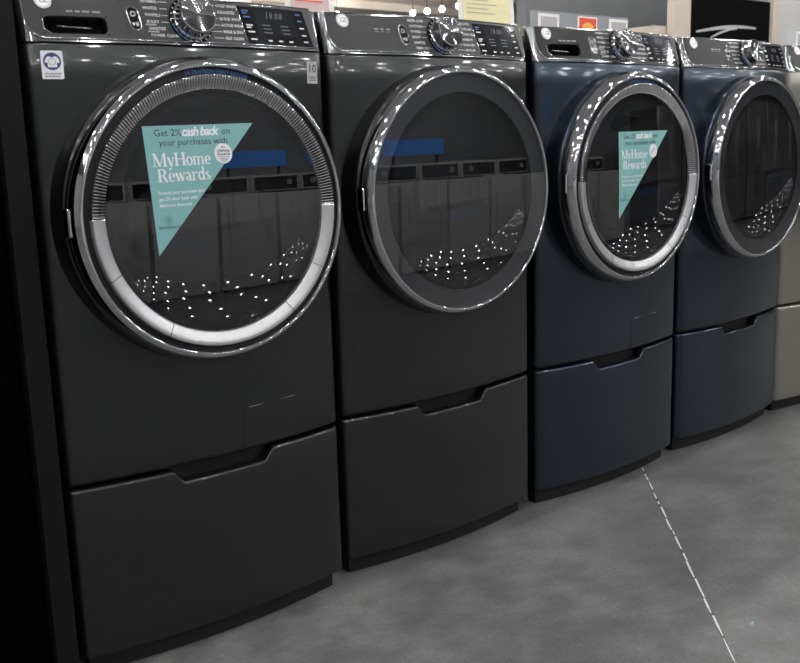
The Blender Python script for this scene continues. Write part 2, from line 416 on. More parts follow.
def make_machine(kind, mat, face, name):
    """kind: 'washer' or 'dryer'"""
    washer = kind == 'washer'
    r = empty(name, (0, 0, .424 + LIFT))
    Z0 = -.424          # children are written in floor coordinates
    kids = []
    def K(o): 
        o.location.z += Z0; return o
    # --- cabinet
    xs = xcols(26); v = []; rows = None; f = []
    for x in xs:
        y = fy(x); col = []
        for k in range(5):
            a = PI / 2 * k / 4; col.append((x, y + .008 * (1 - math.sin(a)), .432 - .008 * math.cos(a)))
        for k in range(1, 16): col.append((x, y, .432 + (ZS - .0045 - .432) * k / 15))
        col += [(x, y + .0015, ZS - .0022), (x, y + .006, ZS - .0015)]
        rows = len(col); v += col
    n = len(xs)
    for i in range(n - 1):
        for j in range(rows - 1):
            q = (i * rows + j, i * rows + rows + j, i * rows + rows + j + 1, i * rows + j + 1)
            if all(math.hypot(v[k][0], v[k][2] - .972) < .318 for k in q): continue     # the door opening
            f.append(q)
    b0 = len(v); v += [(-H, .70, .424), (-H, .70, ZS - .0015), (H, .70, .424), (H, .70, ZS - .0015)]
    f.append(tuple(range(rows)) + (b0 + 1, b0)); f.append(tuple((n - 1) * rows + j for j in range(rows)) + (b0 + 3, b0 + 2))
    f.append((b0, b0 + 1, b0 + 3, b0 + 2))
    f.append(tuple(i * rows for i in range(n)) + (b0 + 2, b0)); f.append(tuple(i * rows + rows - 1 for i in range(n)) + (b0 + 3, b0 + 1))
    cab = K(mesh_obj('cabinet', v, f, mat, r, True, 35))
    # moulded surround that carries the door
    DZ = .972
    prof = [(.3235, -.006), (.3205, -.030), (.3195, -.046), (.3185, -.056), (.3160, -.0615), (.310, -.0635), (.262, -.0635)]
    lathe(prof, 120, 0, DZ).build('door_surround', mat, cab, True, 60)
    # service flap outline (thin seam) on the washers
    if washer:
        m = MB(); pts = [(.056, .428), (.060, .500), (.064, .518), (.075, .522), (.205, .524)]
        m.tube([(x, fy(x) - .0002, z) for x, z in pts[:4]], .0011, 5); m.build('service_flap_seam', 'black', cab)
        MB().tube([(x, fy(x) - .0003, z) for x, z in pts[3:]] , .0009, 5).build('service_flap_highlight', 'ink_grey', cab)  # lighter grey tube paints in the highlight along the flap's top seam
    # --- door
    prof = [(.296, -.0640), (.312, -.0645), (.3165, -.067), (.3180, -.074), (.3168, -.083), (.3135, -.0925), (.3085, -.1015), (.3030, -.1075), (.2975, -.1095), (.2945, -.107), (.2940, -.098)]
    if not washer:
        prof = [(.296, -.0640), (.312, -.0645), (.3165, -.067), (.3185, -.075), (.3178, -.085), (.3150, -.0945), (.3105, -.1030), (.3050, -.1090), (.3000, -.1098), (.2975, -.107), (.2970, -.098)]
    door = K(lathe(prof, 128, 0, DZ).build('door', 'chrome', r, True, 60)); door['label'] = 'round chrome framed glass door'
    RG = .2505 if washer else .2972
    if washer:
        lathe([(.2945, -.099), (.280, -.099), (.280, -.07), (.2945, -.07)], 96, 0, DZ, closed=True).build('black_channel', 'black', door, True, 40)
        # silver ring, finely ribbed over its upper half
        rp = [(.281, -.0995), (.2808, -.109), (.2795, -.1128), (.2770, -.1138), (.2720, -.1128), (.2670, -.1112), (.2610, -.1090), (.2550, -.1066), (.2515, -.1050), (.2495, -.099)]
        SEG = 1080
        def rib(a, j, rr):
            if not 3 <= j <= 7: return 0
            d = math.degrees(a)
            if not (-1 < d < 180): return 0
            e = min(1, (d + 1) / 4, (180 - d) / 4)
            return .0055 * e * (1 if (int(round(a / (2 * PI) * SEG)) % 4) in (0, 1) else 0)
        vr = tag(lathe(rp, SEG, 0, DZ, yfun=rib).build('vent_ring', 'satin', door, True, 35), 'silver ring ribbed over its upper half')
        vr.data.materials.append(M['gloss_black']); vr.data.materials.append(M['bright_chrome']); nr = len(rp)
        for k, pg in enumerate(vr.data.polygons):
            i, j = divmod(k, nr - 1)
            if i < SEG / 2 - 2: pg.material_index = 1 if i > 2 and i % 4 == 0 and 2 <= j <= 7 else 2
        # the three joints of the smooth lower half
        for ang in (205, 240, 305, 330):
            a = math.radians(ang)
            MB().tube([(rr * math.cos(a), yy - .0002, DZ + rr * math.sin(a)) for rr, yy in rp[1:9]], .0007, 5).build('ring_seam', 'black', door)
        # curved lettering
        m = MB(); tv, tf = text2d('ULTRAFRESH VENT SYSTEM', .0112, 'CENTER', .012, 0, 1.05)
        def arc(x, y):
            rr = .2868 + y; a = PI / 2 - (x + .012) / .2868; return (rr * math.cos(a), -.0994, DZ + rr * math.sin(a))
        map2(m, (tv, tf), arc); m.build('lettering', 'ink_blue', door)
    else:
        lathe([(.2972, -.099), (.252, -.097), (.249, -.09)], 96, 0, DZ).build('printed_band', 'band', door, True, 60)
    # glass and bowl
    N = 10; gp = [(max(.0004, RG * k / N), -.1060 - .0050 * (1 - (k / N) ** 2)) for k in range(N + 1)]
    g = lathe(gp, 96, 0, DZ, yfun=lambda a, j, rr: rr * math.sin(a) * GT).build('glass_pane', 'glass', door, True)
    if g.data.polygons[len(g.data.polygons) // 2].normal.y > 0: g.data.flip_normals(); g['label'] = 'smoked glass pane'
    RB = .2500; bp = []
    for k in range(15):
        a = PI / 2 * k / 14; bp.append((max(.0004, RB * math.sin(a)), -.098 + .078 * math.cos(a)))
    lathe(bp, 96, 0, DZ).build('bowl', 'bowl', door, True)
    # hinge block at the left flank
    m = MB(); m.bbox(-.3205, -.300, -.090, -.0655, DZ - .028, DZ + .028, .004); m.build('hinge_block', 'chrome', door)
    # --- console shell
    extra = [HOLE[0], HOLE[1]] if washer else []
    xs = xcols(30, extra); n = len(xs); v = []; f = []
    zr = [ZS, ZS + .0015, ZS + .005, HOLE[2], HOLE[3], 1.390, 1.4065]
    rows = None
    for x in xs:
        col = [(x, con(x, ZS)[1] + .006, ZS), (x, con(x, ZS)[1] + .0012, ZS + .0006)] + [con(x, z) for z in zr[1:]]
        y = con(x, 1.4065)[1]
        for k in range(1, 6):
            a = PI / 2 * k / 5; col.append((x, y + .010 * (1 - math.cos(a)) + .002, 1.4065 + .0081 * math.sin(a)))
        rows = len(col); v += col
    ihole = zr.index(HOLE[2]) - 1 + 2
    for i in range(n - 1):
        for j in range(rows - 1):
            if washer and HOLE[0] - 1e-4 <= xs[i] and xs[i + 1] <= HOLE[1] + 1e-4 and j == ihole: continue
            f.append((i * rows + j, i * rows + rows + j, i * rows + rows + j + 1, i * rows + j + 1))
    b0 = len(v); v += [(-H, .70, ZS), (-H, .70, ZT), (H, .70, ZS), (H, .70, ZT)]
    f.append(tuple(range(rows)) + (b0 + 1, b0)); f.append(tuple((n - 1) * rows + j for j in range(rows)) + (b0 + 3, b0 + 2))
    f.append((b0, b0 + 1, b0 + 3, b0 + 2))
    f.append(tuple(i * rows for i in range(n)) + (b0 + 2, b0)); f.append(tuple(i * rows + rows - 1 for i in range(n)) + (b0 + 3, b0 + 1))
    cs = K(mesh_obj('console', v, f, 'dark_chrome', r, True, 35)); cs['label'] = 'sloping control console with metal trim'
    # face plate
    XL, XR, ZB, ZP = -.3300, .3310, 1.3225, 1.4075
    def pb(x):
        for e, rr in ((XL, .034), (XR, .012)):
            d = abs(x - e)
            if d < rr: return ZB + rr - math.sqrt(max(0, rr * rr - (rr - d) ** 2))
        return ZB
    px = sorted(set([round(x, 5) for x in [XL + .0001, XL + .0005, XL + .0015, XL + .003, XL + .006, XL + .010, XL + .016, XL + .024, XL + .034, XR - .012, XR - .007, XR - .003, XR - .001, XR - .0001] + [XL + .034 + (XR - XL - .046) * i / 26 for i in range(27)] + extra]))
    v = []; f = []
    for x in px:
        zb = pb(x); h2 = max(HOLE[2], zb)
        v += [con(x, zb, .0002), con(x, zb, .0014), con(x, h2, .0014), con(x, HOLE[3], .0014), con(x, 1.39, .0014), con(x, ZP, .0014), con(x, ZP, .0002)]
    for i in range(len(px) - 1):
        for j in range(6):
            if washer and HOLE[0] - 1e-4 <= px[i] and px[i + 1] <= HOLE[1] + 1e-4 and j == 2: continue
            f.append((i * 7 + j, i * 7 + 7 + j, i * 7 + 8 + j, i * 7 + 1 + j))
    mesh_obj('face_plate', v, f, face, cs, True, 30)
    # chrome bead round the plate
    zs = [ZP - (ZP - ZB - .034) * i / 6 for i in range(7)]
    bead = [con(XL - .002, z, .0012) for z in zs] + [con(x - .0010, pb(x) - .0012, .0012) for x in px[3:]]
    m = MB(); m.tube(bead, .0022, 6)
    m.tube([con(XR + .001, ZP - i * .018, .001) for i in range(5)], .0018, 6)
    m.build('console_bead', 'chrome', cs, True)
    if washer:
        # dispenser recess with its pull drawer
        m = MB(); y0 = con(-.238, 1.347)[1]
        m.add([con(HOLE[0], HOLE[2], 0), con(HOLE[1], HOLE[2], 0), con(HOLE[1], HOLE[3], 0), con(HOLE[0], HOLE[3], 0),
               con(HOLE[0] + .004, HOLE[2] + .002, -.026), con(HOLE[1] - .004, HOLE[2] + .002, -.026), con(HOLE[1] - .004, HOLE[3], -.030), con(HOLE[0] + .004, HOLE[3], -.030)],
              [(0, 1, 5, 4), (1, 2, 6, 5), (2, 3, 7, 6), (3, 0, 4, 7), (4, 5, 6, 7)])
        dd = m.build('dispenser_drawer', 'gloss_black', cs)
        o = rrect(HOLE[0] - .001, HOLE[1] + .001, HOLE[2] - .001, HOLE[3] + .001, .010, 6)
        ring = MB(); vv = []
        ou = rrect(HOLE[0] - .003, HOLE[1] + .003, HOLE[2] - .003, HOLE[3] + .003, .016, 6); inn = rrect(HOLE[0] + .0015, HOLE[1] - .0015, HOLE[2] + .0015, HOLE[3] - .0015, .012, 6)
        for a, b in zip(ou, inn): vv += [con(*a, .0016), con(*b, .0018), con(*b, -.006)]
        k = len(ou)
        ring.add(vv, [(3 * i + j, 3 * ((i + 1) % k) + j, 3 * ((i + 1) % k) + j + 1, 3 * i + j + 1) for i in range(k) for j in (0, 1)])
        ring.build('recess_rim', face, cs, True, 30)
        MB().tube([con(-.270 + .07 * t, 1.3505 - .004 * t, -.014) for t in [i / 6 for i in range(7)]], .003, 8).build('pull_lip', 'dark_chrome', dd, True)
        MB().tube([con(HOLE[0] + .0012, HOLE[3] - .008 - .018 * t, .0012) for t in [i / 5 for i in range(6)]] + [con(HOLE[0] + .004 + .010 * t, HOLE[2] + .009 - .008 * t, .0012) for t in (0, .5, 1)], .0016, 6).build('rim_highlight', 'chrome', dd, True)
    # badge
    m = MB(); bx, bz = -.288, 1.3925
    if washer: bx = -.292
    dv, df = disc2(bx, bz, .0155); mm = MB(); dv2 = [con(x, z, .0038) for x, z in dv]; kk = len(dv)
    mm.add(dv2 + [con(bx + (x - bx) * 1.05, bz + (z - bz) * 1.05, .0012) for x, z in dv], [tuple(range(kk))] + [(i, (i + 1) % kk, kk + (i + 1) % kk, kk + i) for i in range(kk)])
    bg = mm.build('round_badge', 'badge', cs, True, 30); bg['label'] = 'round silver badge'
    m = MB(); map2(m, ring2(bx, bz, .0140, .0140, .0012, .0012), lambda x, y: con(x, y, .0041))
    map2(m, text2d('GE', .0175, 'CENTER', .005, .35, .8), lambda x, y: con(bx + x, bz + y, .0041)); m.build('badge_monogram', 'ink_grey', bg)
    # fine prints: divider, cycle names, icons
    m = MB()
    map2(m, quad2(-.1460, 1.4040, -.1345, 1.3240, .0009), lambda x, y: con(x, y, .0017)); m.build('divider_line', 'black', cs)
    m = MB()
    if washer:
        left = ['NORMAL', 'WHITES', 'TOWELS', 'BULKY', 'SANITIZE', 'POWER CLEAN']; right = ['COLD WASH', 'DELICATES', 'QUICK WASH', 'ACTIVE WEAR', 'RINSE & SPIN', 'SELF CLEAN']
    else:
        left = ['MIXED LOAD', 'COTTONS', 'TOWELS', 'BULKY', 'SANITIZE', 'TIMED DRY']; right = ['DELICATES', 'QUICK DRY', 'ACTIVE WEAR', 'WARM UP', 'RACK DRY', 'AIR FLUFF']
    for i in range(6):
        z = 1.4000 - i * .0136; s = (1.4146 - z) * .15
        fnp = lambda x, y: con(x, y, .0017)
        map2(m, text2d(left[i], .0086, 'LEFT', .012, 0, 1.0, 1), fnp, -.104 + s, z)
        map2(m, text2d(right[i], .0086, 'LEFT', .012, 0, 1.0, 1), fnp, .064 + s, z)
        lw = len(left[i]) * .0054
        map2(m, rect2(-.100 + s + lw, -.050 + (abs(i - 2.5) * .002), z - .0005, z + .0005), fnp)
        map2(m, rect2(.050, .061 + s, z - .0005, z + .0005), fnp)
    if washer:
        map2(m, text2d('BEDDING', .005, 'LEFT', .01, 0, 1, 1), fnp, -.0985, 1.3530); map2(m, text2d('ALLERGEN', .005, 'LEFT', .01, 0, 1, 1), fnp, -.0965, 1.3394)
    m.build('cycle_lettering', 'ink_white', cs)
    m = MB()
    if washer:
        for k, (x0, w0) in enumerate(((-.252, .012), (-.236, .010), (-.222, .014), (-.203, .016))): map2(m, rect2(x0, x0 + w0, 1.3715, 1.3755), lambda x, y: con(x, y, .0017))
    else:
        for x0, w0 in ((-.205, .012), (-.187, .009), (-.170, .010)):
            map2(m, rect2(x0, x0 + w0, 1.3735, 1.3775), lambda x, y: con(x, y, .0017)); map2(m, rect2(x0, x0 + w0, 1.3685, 1.3700), lambda x, y: con(x, y, .0017))
    m.build('small_icons', 'ink_grey', cs)
    # pill shaped button pair
    P = (-.1215, 1.3640)
    def pill(s):
        o = rrect(-.0115 * s, .0115 * s, -.0235 + .0115 * (1 - s), .0235 - .0115 * (1 - s), .0114 * s, 8); return [(P[0] + x - y * .10, P[1] + y) for x, y in o]
    o = pill(1.0); k = len(o)
    pb_ = MB(); pb_.add([con(x, z, .0022) for x, z in o], [tuple(range(k))]); bt = pb_.build('start_button', 'gloss_black', cs)
    MB().tube([con(x, z, .0022) for x, z in o], .0018, 6, True).build('button_rim', 'chrome', bt, True)
    m = MB(); map2(m, ring2(P[0] - .001, P[1] + .009, .0052, .0052, .0013, .0013), lambda x, y: con(x, y, .0027))
    map2(m, ([(-.0055, -.004), (-.0005, 0), (-.0055, .004)], [(0, 1, 2)]), lambda x, y: con(P[0] + .001 + x, P[1] - .011 + y, .0027))
    for dx in (.0015, .0045): map2(m, rect2(dx, dx + .0016, -.004, .004), lambda x, y: con(P[0] + .001 + x, P[1] - .011 + y, .0027))
    m.build('button_symbols', 'ink_white', bt)
    # knob
    kz = 1.3660; c = con(.003, kz, .0012); ang = -math.atan(LEAN)
    def knob_piece(mb, name, mat, par, smooth=True, auto=35):
        o = mb.build(name, mat, par, smooth, auto); return o
    kn = knob_piece(lathe([(.0005, -.004), (.043, -.004), (.0485, -.003), (.0500, 0), (.0500, .002)], 72), 'dial', 'gloss_black', r)
    kn.location = (c[0], c[1], c[2]); kn.rotation_euler = (ang, 0, 0); K(kn)
    def kr(a, j, rr): return 0
    sd = lathe([(.0435, -.0035), (.0430, -.0080), (.0405, -.0100), (.0400, -.0310), (.0405, -.0335), (.0395, -.0355), (.0370, -.0362)], 96)
    # grip notches round the side
    sd.v = [((x * (1 - .035 * (1 if (i // 7) % 4 < 2 else 0)) if -.031 < y < -.0095 else x), y, (z * (1 - .035 * (1 if (i // 7) % 4 < 2 else 0)) if -.031 < y < -.0095 else z)) for i, (x, y, z) in enumerate(sd.v)]
    knob_piece(sd, 'dial_grip', 'chrome', kn)
    knob_piece(lathe([(.0372, -.0360), (.0340, -.0352), (.0004, -.0340)], 96), 'dial_face', 'knob_face', kn, True, None)
    m = MB()
    for k in range(24):
        a = 2 * PI * k / 24; m.box(-.0006, .0006, -.0046, -.0041, .0445, .0475)
        for q in range(8):
            i = len(m.v) - 8 + q; x, y, z = m.v[i]; m.v[i] = (x * math.cos(a) - z * math.sin(a), y, x * math.sin(a) + z * math.cos(a))
    m.build('dial_ticks', 'ink_white', kn)
    m = MB(); m.tube([(math.cos(a) * .0465, -.0036, math.sin(a) * .0465) for a in [math.radians(195 + 70 * k / 10) for k in range(11)]], .0012, 6); m.build('dial_glow', 'ink_blue', kn)
    # display
    D = lambda u, w: (.1185 + .183 * u + .0150 * (1 - w) * 1.0, 1.3235 + .0800 * w)
    NXD = 10; v = []; f = []
    for i in range(NXD + 1):
        for w in (0, .5, 1): x, z = D(i / NXD, w); v.append(con(x, z, .0019))
    for i in range(NXD): f += [(3 * i + j, 3 * i + 3 + j, 3 * i + 4 + j, 3 * i + 1 + j) for j in (0, 1)]
    ds = mesh_obj('display_panel', v, f, 'gloss_black', cs, True)
    MB().tube([con(*D(-.006, w), .0018) for w in (0, .25, .5, .75, 1)], .0013, 6).build('display_edge', 'chrome', ds, True)
    v = []; f = []
    for i in range(7):
        for w in (.24, .96): x, z = D(.20 + .60 * i / 6, w); v.append(con(x, z, .0022))
    for i in range(6): f.append((2 * i, 2 * i + 2, 2 * i + 3, 2 * i + 1))
    mesh_obj('screen', v, f, 'lcd', ds, True)
    m = MB(); map2(m, text2d('18:88', .022, 'CENTER', .0, .1, 1, 1), lambda x, y: con(D(.5, .8)[0] + x, D(.5, .78)[1] + y, .0025))
    for k in range(3):
        for u in (.28, .56): map2(m, rect2(0, .022, 0, .0025), lambda x, y: con(D(u, .5 - k * .1)[0] + x, D(u, .5 - k * .1)[1] + y, .0025))
    m.build('screen_segments', 'ink_dim', ds)
    mw = MB(); mb_ = MB()
    for k, w in enumerate((.88, .72, .50, .32, .12)):
        tgt = mb_ if (washer and k < 2) or k == 0 else mw
        for q in range(2 if k in (0, 2) else 1): map2(tgt, rect2(.0, .017 - q * .005, -.0015, .0015), lambda x, y: con(D(.05, w)[0] + x, D(.05, w)[1] + y - q * .005, .0024))
    for k, w in enumerate((.88, .70, .50, .30, .12)):
        tgt = mb_ if washer and k < 2 else mw
        map2(tgt, rect2(0, .013, -.0014, .0014), lambda x, y: con(D(.86, w)[0] + x, D(.86, w)[1] + y, .0024))
    for u in (.30, .46, .62): map2(mw, rect2(0, .011, -.0015, .0015), lambda x, y: con(D(u, .10)[0] + x, D(u, .10)[1] + y, .0024))
    mw.build('key_lettering', 'ink_white', ds); mb_.build('key_lettering', 'ink_blue', ds)
    return r

def copy_tree(o, parent=None):
    c = o.copy(); COL.objects.link(c)
    if parent is not None: c.parent = parent
    for ch in list(o.children): copy_tree(ch, c)
    return c
def recolor(o, old, new):
    for ch in o.children:
        if ch.type == 'MESH' and ch.data.materials and ch.data.materials[0] == M[old]:
            ch.data = ch.data.copy(); ch.data.materials[0] = M[new]
        recolor(ch, old, new)
PITCH = .7214
OFF = [(-.0014, -.0134, -.0294), (-.0018, .0008, -.0168), (-.0002, -.0076, -.0148), (.0113, .0074, .0204), (-.008, .0128, -.0046)]
def place(o, i):
    dx, dy, yw = OFF[i]; o.location = (i * PITCH + .3395 + dx, dy, o.location.z); o.rotation_euler = (0, 0, yw); return o

w0 = place(make_machine('washer', 'graphite', 'face_graphite', 'front_load_washer'), 0)
tag(w0, 'graphite front-loading washer with a teal triangle on its glass door, beside the black end panel', 'washer', 'laundry machines in the row')
d1 = place(make_machine('dryer', 'graphite', 'face_graphite', 'front_load_dryer'), 1)
tag(d1, 'graphite dryer with an all-glass round door between graphite and navy washers', 'dryer', 'laundry machines in the row')
w2 = copy_tree(w0); recolor(w2, 'graphite', 'navy'); recolor(w2, 'face_graphite', 'face_black'); place(w2, 2)
tag(w2, 'navy blue front-loading washer with a teal triangle on its glass door', 'washer', 'laundry machines in the row')
d3 = copy_tree(d1); recolor(d3, 'graphite', 'navy'); recolor(d3, 'face_graphite', 'face_black'); place(d3, 3)
tag(d3, 'navy blue dryer with an all-glass round door beside the champagne machine', 'dryer', 'laundry machines in the row')
w4 = copy_tree(d1); recolor(w4, 'graphite', 'champagne'); recolor(w4, 'face_graphite', 'face_black'); place(w4, 4)
tag(w4, 'champagne coloured laundry machine next to the navy dryer', 'dryer', 'laundry machines in the row')
p0 = place(make_pedestal('graphite'), 0)
PL = ['graphite pedestal drawer under the graphite washer with the teal triangle', 'graphite pedestal drawer under the graphite dryer', 'navy pedestal drawer under the navy washer with the teal triangle', 'navy pedestal drawer under the navy dryer', 'champagne pedestal drawer under the champagne machine']
for i in range(5):
    p = p0 if i == 0 else place(copy_tree(p0), i)
    if i in (2, 3): recolor(p, 'graphite', 'navy')
    if i == 4: recolor(p, 'graphite', 'champagne')
    tag(p, PL[i], 'pedestal', 'pedestals under the row')

# ------------------------------------------------------------------ clings and stickers
def cling(root, tl, tr, bt, sc):
    """teal triangle on the door glass; corners in (x, z) of the machine"""
    DZ = .972
    def gl(x, z, d=.0006):
        rr = min(.25, math.hypot(x, z - DZ)); return (x, -.1060 - .0050 * (1 - (rr / .2505) ** 2) + (z - DZ) * GT - d, z - .424)
    n = 10; v = []; idx = {}; f = []
    for i in range(n + 1):
        for j in range(n + 1 - i):
            a, b = i / n, j / n; c = 1 - a - b
            idx[i, j] = len(v); v.append(gl(tl[0] * c + tr[0] * a + bt[0] * b, tl[1] * c + tr[1] * a + bt[1] * b))
    for i in range(n):
        for j in range(n - i):
            f.append((idx[i, j], idx[i + 1, j], idx[i, j + 1]))
            if i + j < n - 1: f.append((idx[i + 1, j], idx[i + 1, j + 1], idx[i, j + 1]))
    o = mesh_obj('promotional_cling', v, f, 'teal', root, True); o['label'] = 'teal triangular rewards cling on the glass'
    e1 = Vector((tr[0] - tl[0], tr[1] - tl[1])) / .246; e2 = Vector((bt[0] - tl[0], bt[1] - tl[1])) / .254   # unit print frame
    def fn(d):
        return lambda x, y: gl(tl[0] + e1.x * x - e2.x * y, tl[1] + e1.y * x - e2.y * y, d)
    m = MB(); map2(m, text2d('Get 2%', .0195, 'LEFT', .004), fn(.0010), .022, -.0145)
    map2(m, text2d('on', .0195, 'LEFT', .004), fn(.0010), .170, -.0145)
    map2(m, text2d('your purchases with', .0185, 'LEFT', .004), fn(.0010), .030, -.0335); m.build('dark_lettering', 'ink_dark', o)
    m = MB(); map2(m, text2d('cash back', .0250, 'LEFT', .026, .28, .84), fn(.0011), .080, -.0135)
    m.build('script_lettering', 'white_vinyl', o); m = MB()
    serif_text(m, 'MyHome', .0260, fn(.0010), .012, -.0790); serif_text(m, 'Rewards', .0258, fn(.0010), .0185, -.1095)
    m.build('headline_lettering', 'white_vinyl', o); m = MB()
    for k, t in enumerate(('Finance your purchase and', 'get 2% your back with', 'MyHome Rewards')): map2(m, text2d(t, .0093, 'LEFT', .014), fn(.0010), .0145, -.1305 - .0125 * k)
    m.build('white_lettering', 'white_vinyl', o)
    m = MB(); map2(m, ring2(.029, -.184, .0088, .0092, .0008, .0008, n=6), fn(.0010)); map2(m, ring2(.029, -.184, .0040, .0040, .0008, .0008), fn(.0010)); map2(m, quad2(.029, -.190, .029, -.180, .0008), fn(.0010))
    map2(m, text2d('BrandSource', .0088, 'CENTER', .006), fn(.0010), .030, -.1985); m.build('small_mark', 'ink_dark', o)
    m = MB(); map2(m, disc2(.1685, -.0590, .0205), fn(.0012)); b = m.build('white_roundel', 'white_vinyl', o)
    return o, fn
o, fn = cling(w0, (-.162, 1.151), (.085, 1.154), (-.149, .895), 1)
m = MB()
for t, s, y in (('The', .006, -.047), ('Ultimate', .0085, -.0535), ('Rewards', .0085, -.0605)): map2(m, text2d(t, s, 'CENTER', .02, .25), fn(.0016), .1685, y)
for k in range(4): map2(m, rect2(.156 + .002 * k, .181 - .002 * k, -.0665 - .0032 * k, -.0655 - .0032 * k), fn(.0016))
m.build('roundel_lettering', 'ink_dark', o)
o, fn = cling(w2, (-.110, 1.112), (.127, 1.113), (-.108, .857), 1)
m = MB()
for k in range(3): map2(m, quad2(.160 + .004 * k, -.066 + .004 * k, .170 + .004 * k, -.058 + .004 * k, .003), fn(.0016))
m.build('roundel_lettering', 'ink_dark', o)

def sticker_service():
    cx, cz = -.2920, 1.2715
    fr = lambda d: (lambda x, y: (cx + x, fy(cx + x) - d, cz + y - .424))
    m = MB(); o = rrect(-.0200, .0200, -.0265, .0265, .003, 4); map2(m, (o, [tuple(range(len(o)))]), fr(.0007)); s = m.build('service_sticker', 'white_vinyl', w0); s['label'] = 'white sticker with a navy roundel'
    m = MB(); map2(m, disc2(0, .0065, .0165, .0165, 28), fr(.0010)); m.build('navy_roundel', 'ink_navy', s)
    m = MB(); shirt = [(-.0085, -.0045), (.0085, -.0045), (.0085, .0045), (.0135, .0035), (.0125, .0105), (.0085, .0155), (.0045, .0155), (0, .0135), (-.0045, .0155), (-.0085, .0155), (-.0125, .0105), (-.0135, .0035), (-.0085, .0045)]
    map2(m, (shirt, [tuple(range(len(shirt)))]), fr(.0013)); m.build('shirt_mark', 'white_vinyl', s)
    m = MB(); map2(m, ring2(0, .0058, .0068, .0068, .0011, .0011), fr(.0016)); m.build('ring_mark', 'ink_grey', s)
    m = MB()
    for k, ws in enumerate(((.004, .003, .005, .004, .003, .005), (.005, .004, .007, .004, .003))):
        x = -.0145
        for w in ws: map2(m, rect2(x, x + w, -.0165 - .0050 * k - .0014, -.0165 - .0050 * k + .0014), fr(.0010)); x += w + .0011
    m.build('sticker_lettering', 'ink_grey', s)
    cx2, cz2 = .3060, 1.2670
    fr2 = lambda d: (lambda x, y: (cx2 + x, fy(cx2 + x) - d, cz2 + y - .424))
    m = MB(); v = []; f = []
    for i in range(7):
        x = -.0155 + .031 * i / 6; v += [fr2(.0008)(x, -.0245), fr2(.0008)(x, .0245)]
    f = [(2 * i, 2 * i + 2, 2 * i + 3, 2 * i + 1) for i in range(6)]
    s = mesh_obj('warranty_sticker', v, f, 'grey_paper', w0); s['label'] = 'grey sticker with a large dark 10'
    m = MB(); map2(m, text2d('10', .026, 'CENTER', .02), fr2(.0014), 0, .008)
    for k in range(3): map2(m, rect2(-.011, .010, -.010 - .004 * k, -.0085 - .004 * k), fr2(.0014))
    m.build('sticker_lettering', 'ink_dark', s)
sticker_service()

# ------------------------------------------------------------------ black end panel at the head of the row
r = empty('end_panel', (-.043, .35, 0)); tag(r, 'tall black end panel with a dark grey edge beside the graphite washer', 'panel')
MB().box(-.022, .022, -.362, .45, 0, 2.05).build('panel_board', 'black_panel', r)
MB().bbox(-.023, .023, -.370, -.3625, 0, 2.05, .001).build('edge_band', 'edge', r)

r = empty('black_cabinet', (-.50, .35, 0)); tag(r, 'tall matte black cabinet on the far side of the end panel', 'cabinet')
MB().box(-.43, .43, -.33, .45, .0, 2.05).build('carcass', 'deep_black', r)
MB().bbox(-.425, .425, -.352, -.331, .01, 2.04, .002).build('door', 'deep_black', r)

# ------------------------------------------------------------------ signs standing on the machines
def sign_card(name, label, x, y, w, h, paper, frame, lines=0, cat='sign', z=ZT + LIFT, rz=0, tilt=0.06, lt='grey_paper'):
    r = empty(name, (x, y, z), rz); tag(r, label, cat)
    def T(px, pz, d=0): return (px, pz * tilt - d, pz)
    def card(x0, x1, z0, z1, d, th, nm, mat):
        m = MB(); v = [T(x0, z0, d), T(x1, z0, d), T(x1, z1, d), T(x0, z1, d), T(x0, z0, d - th), T(x1, z0, d - th), T(x1, z1, d - th), T(x0, z1, d - th)]
        m.add(v, [(0, 1, 2, 3), (7, 6, 5, 4), (0, 4, 5, 1), (1, 5, 6, 2), (2, 6, 7, 3), (3, 7, 4, 0)]); return m.build(nm, mat, r)
    card(-w / 2, w / 2, 0, h, 0, .003, 'backing_card', frame)
    card(-w / 2 + .016, w / 2 - .016, .004, h - .012, .0015, .001, 'paper', paper)
    m = MB()
    for k in range(lines):
        zz = h - .03 - k * .012; ln = random.uniform(.5, .95)
        map2(m, rect2(-w / 2 + .03, -w / 2 + .03 + (w - .06) * ln, zz, zz + .003), lambda a, b: T(a, b, .003))
    if lines: m.build('printed_lines', lt, r)
    m = MB(); m.box(-w / 2, w / 2, .0035, .05, 0, .003); m.build('foot', 'acrylic', r)
    return r
sign_card('price_sign', 'pale yellow price sign in a white frame on top of the graphite dryer', 1.400, .15, .225, .18, 'yellow_paper', 'paper', 10, lt='beige')
sign_card('price_sign', 'pinkish white price card standing on the graphite dryer beside the washer', .812, .20, .150, .16, 'pink_paper', 'paper', 8, lt='red_paper')
sign_card('price_sign', 'low white and red price card lying back on the graphite washer', .50, .22, .30, .062, 'paper', 'paper', 0)
r = empty('tag_holder', (1.760, .10, ZT + LIFT)); tag(r, 'clear acrylic holder with three price tags on the navy washer', 'tag holder')
MB().box(-.232, .232, 0, .003, 0, .056).box(-.232, .232, .003, .05, 0, .003).build('acrylic_sheet', 'acrylic', r)
for x, pm in ((-.155, 'grey_paper'), (.025, 'red_paper'), (.178, 'grey_paper')):
    t = MB().box(x - .047, x + .047, -.0025, -.0005, .004, .049).build('price_tag', 'paper', r)
    if pm == 'red_paper':
        t2 = MB().box(x - .040, x + .040, -.0035, -.0026, .004, .045).build('tag_print', 'red_paper', t)
        m = MB(); map2(m, ([(x + .030 * math.cos(a) - 0, .010 + .022 * math.sin(a)) for a in [PI * k / 12 for k in range(13)]], [tuple(range(13))]), lambda a, b: (a, -.0040, b)); m.build('sun_print', 'orange_paper', t)
    else: MB().box(x - .036, x + .036, -.0035, -.0026, .004, .040).build('tag_print', pm, t)
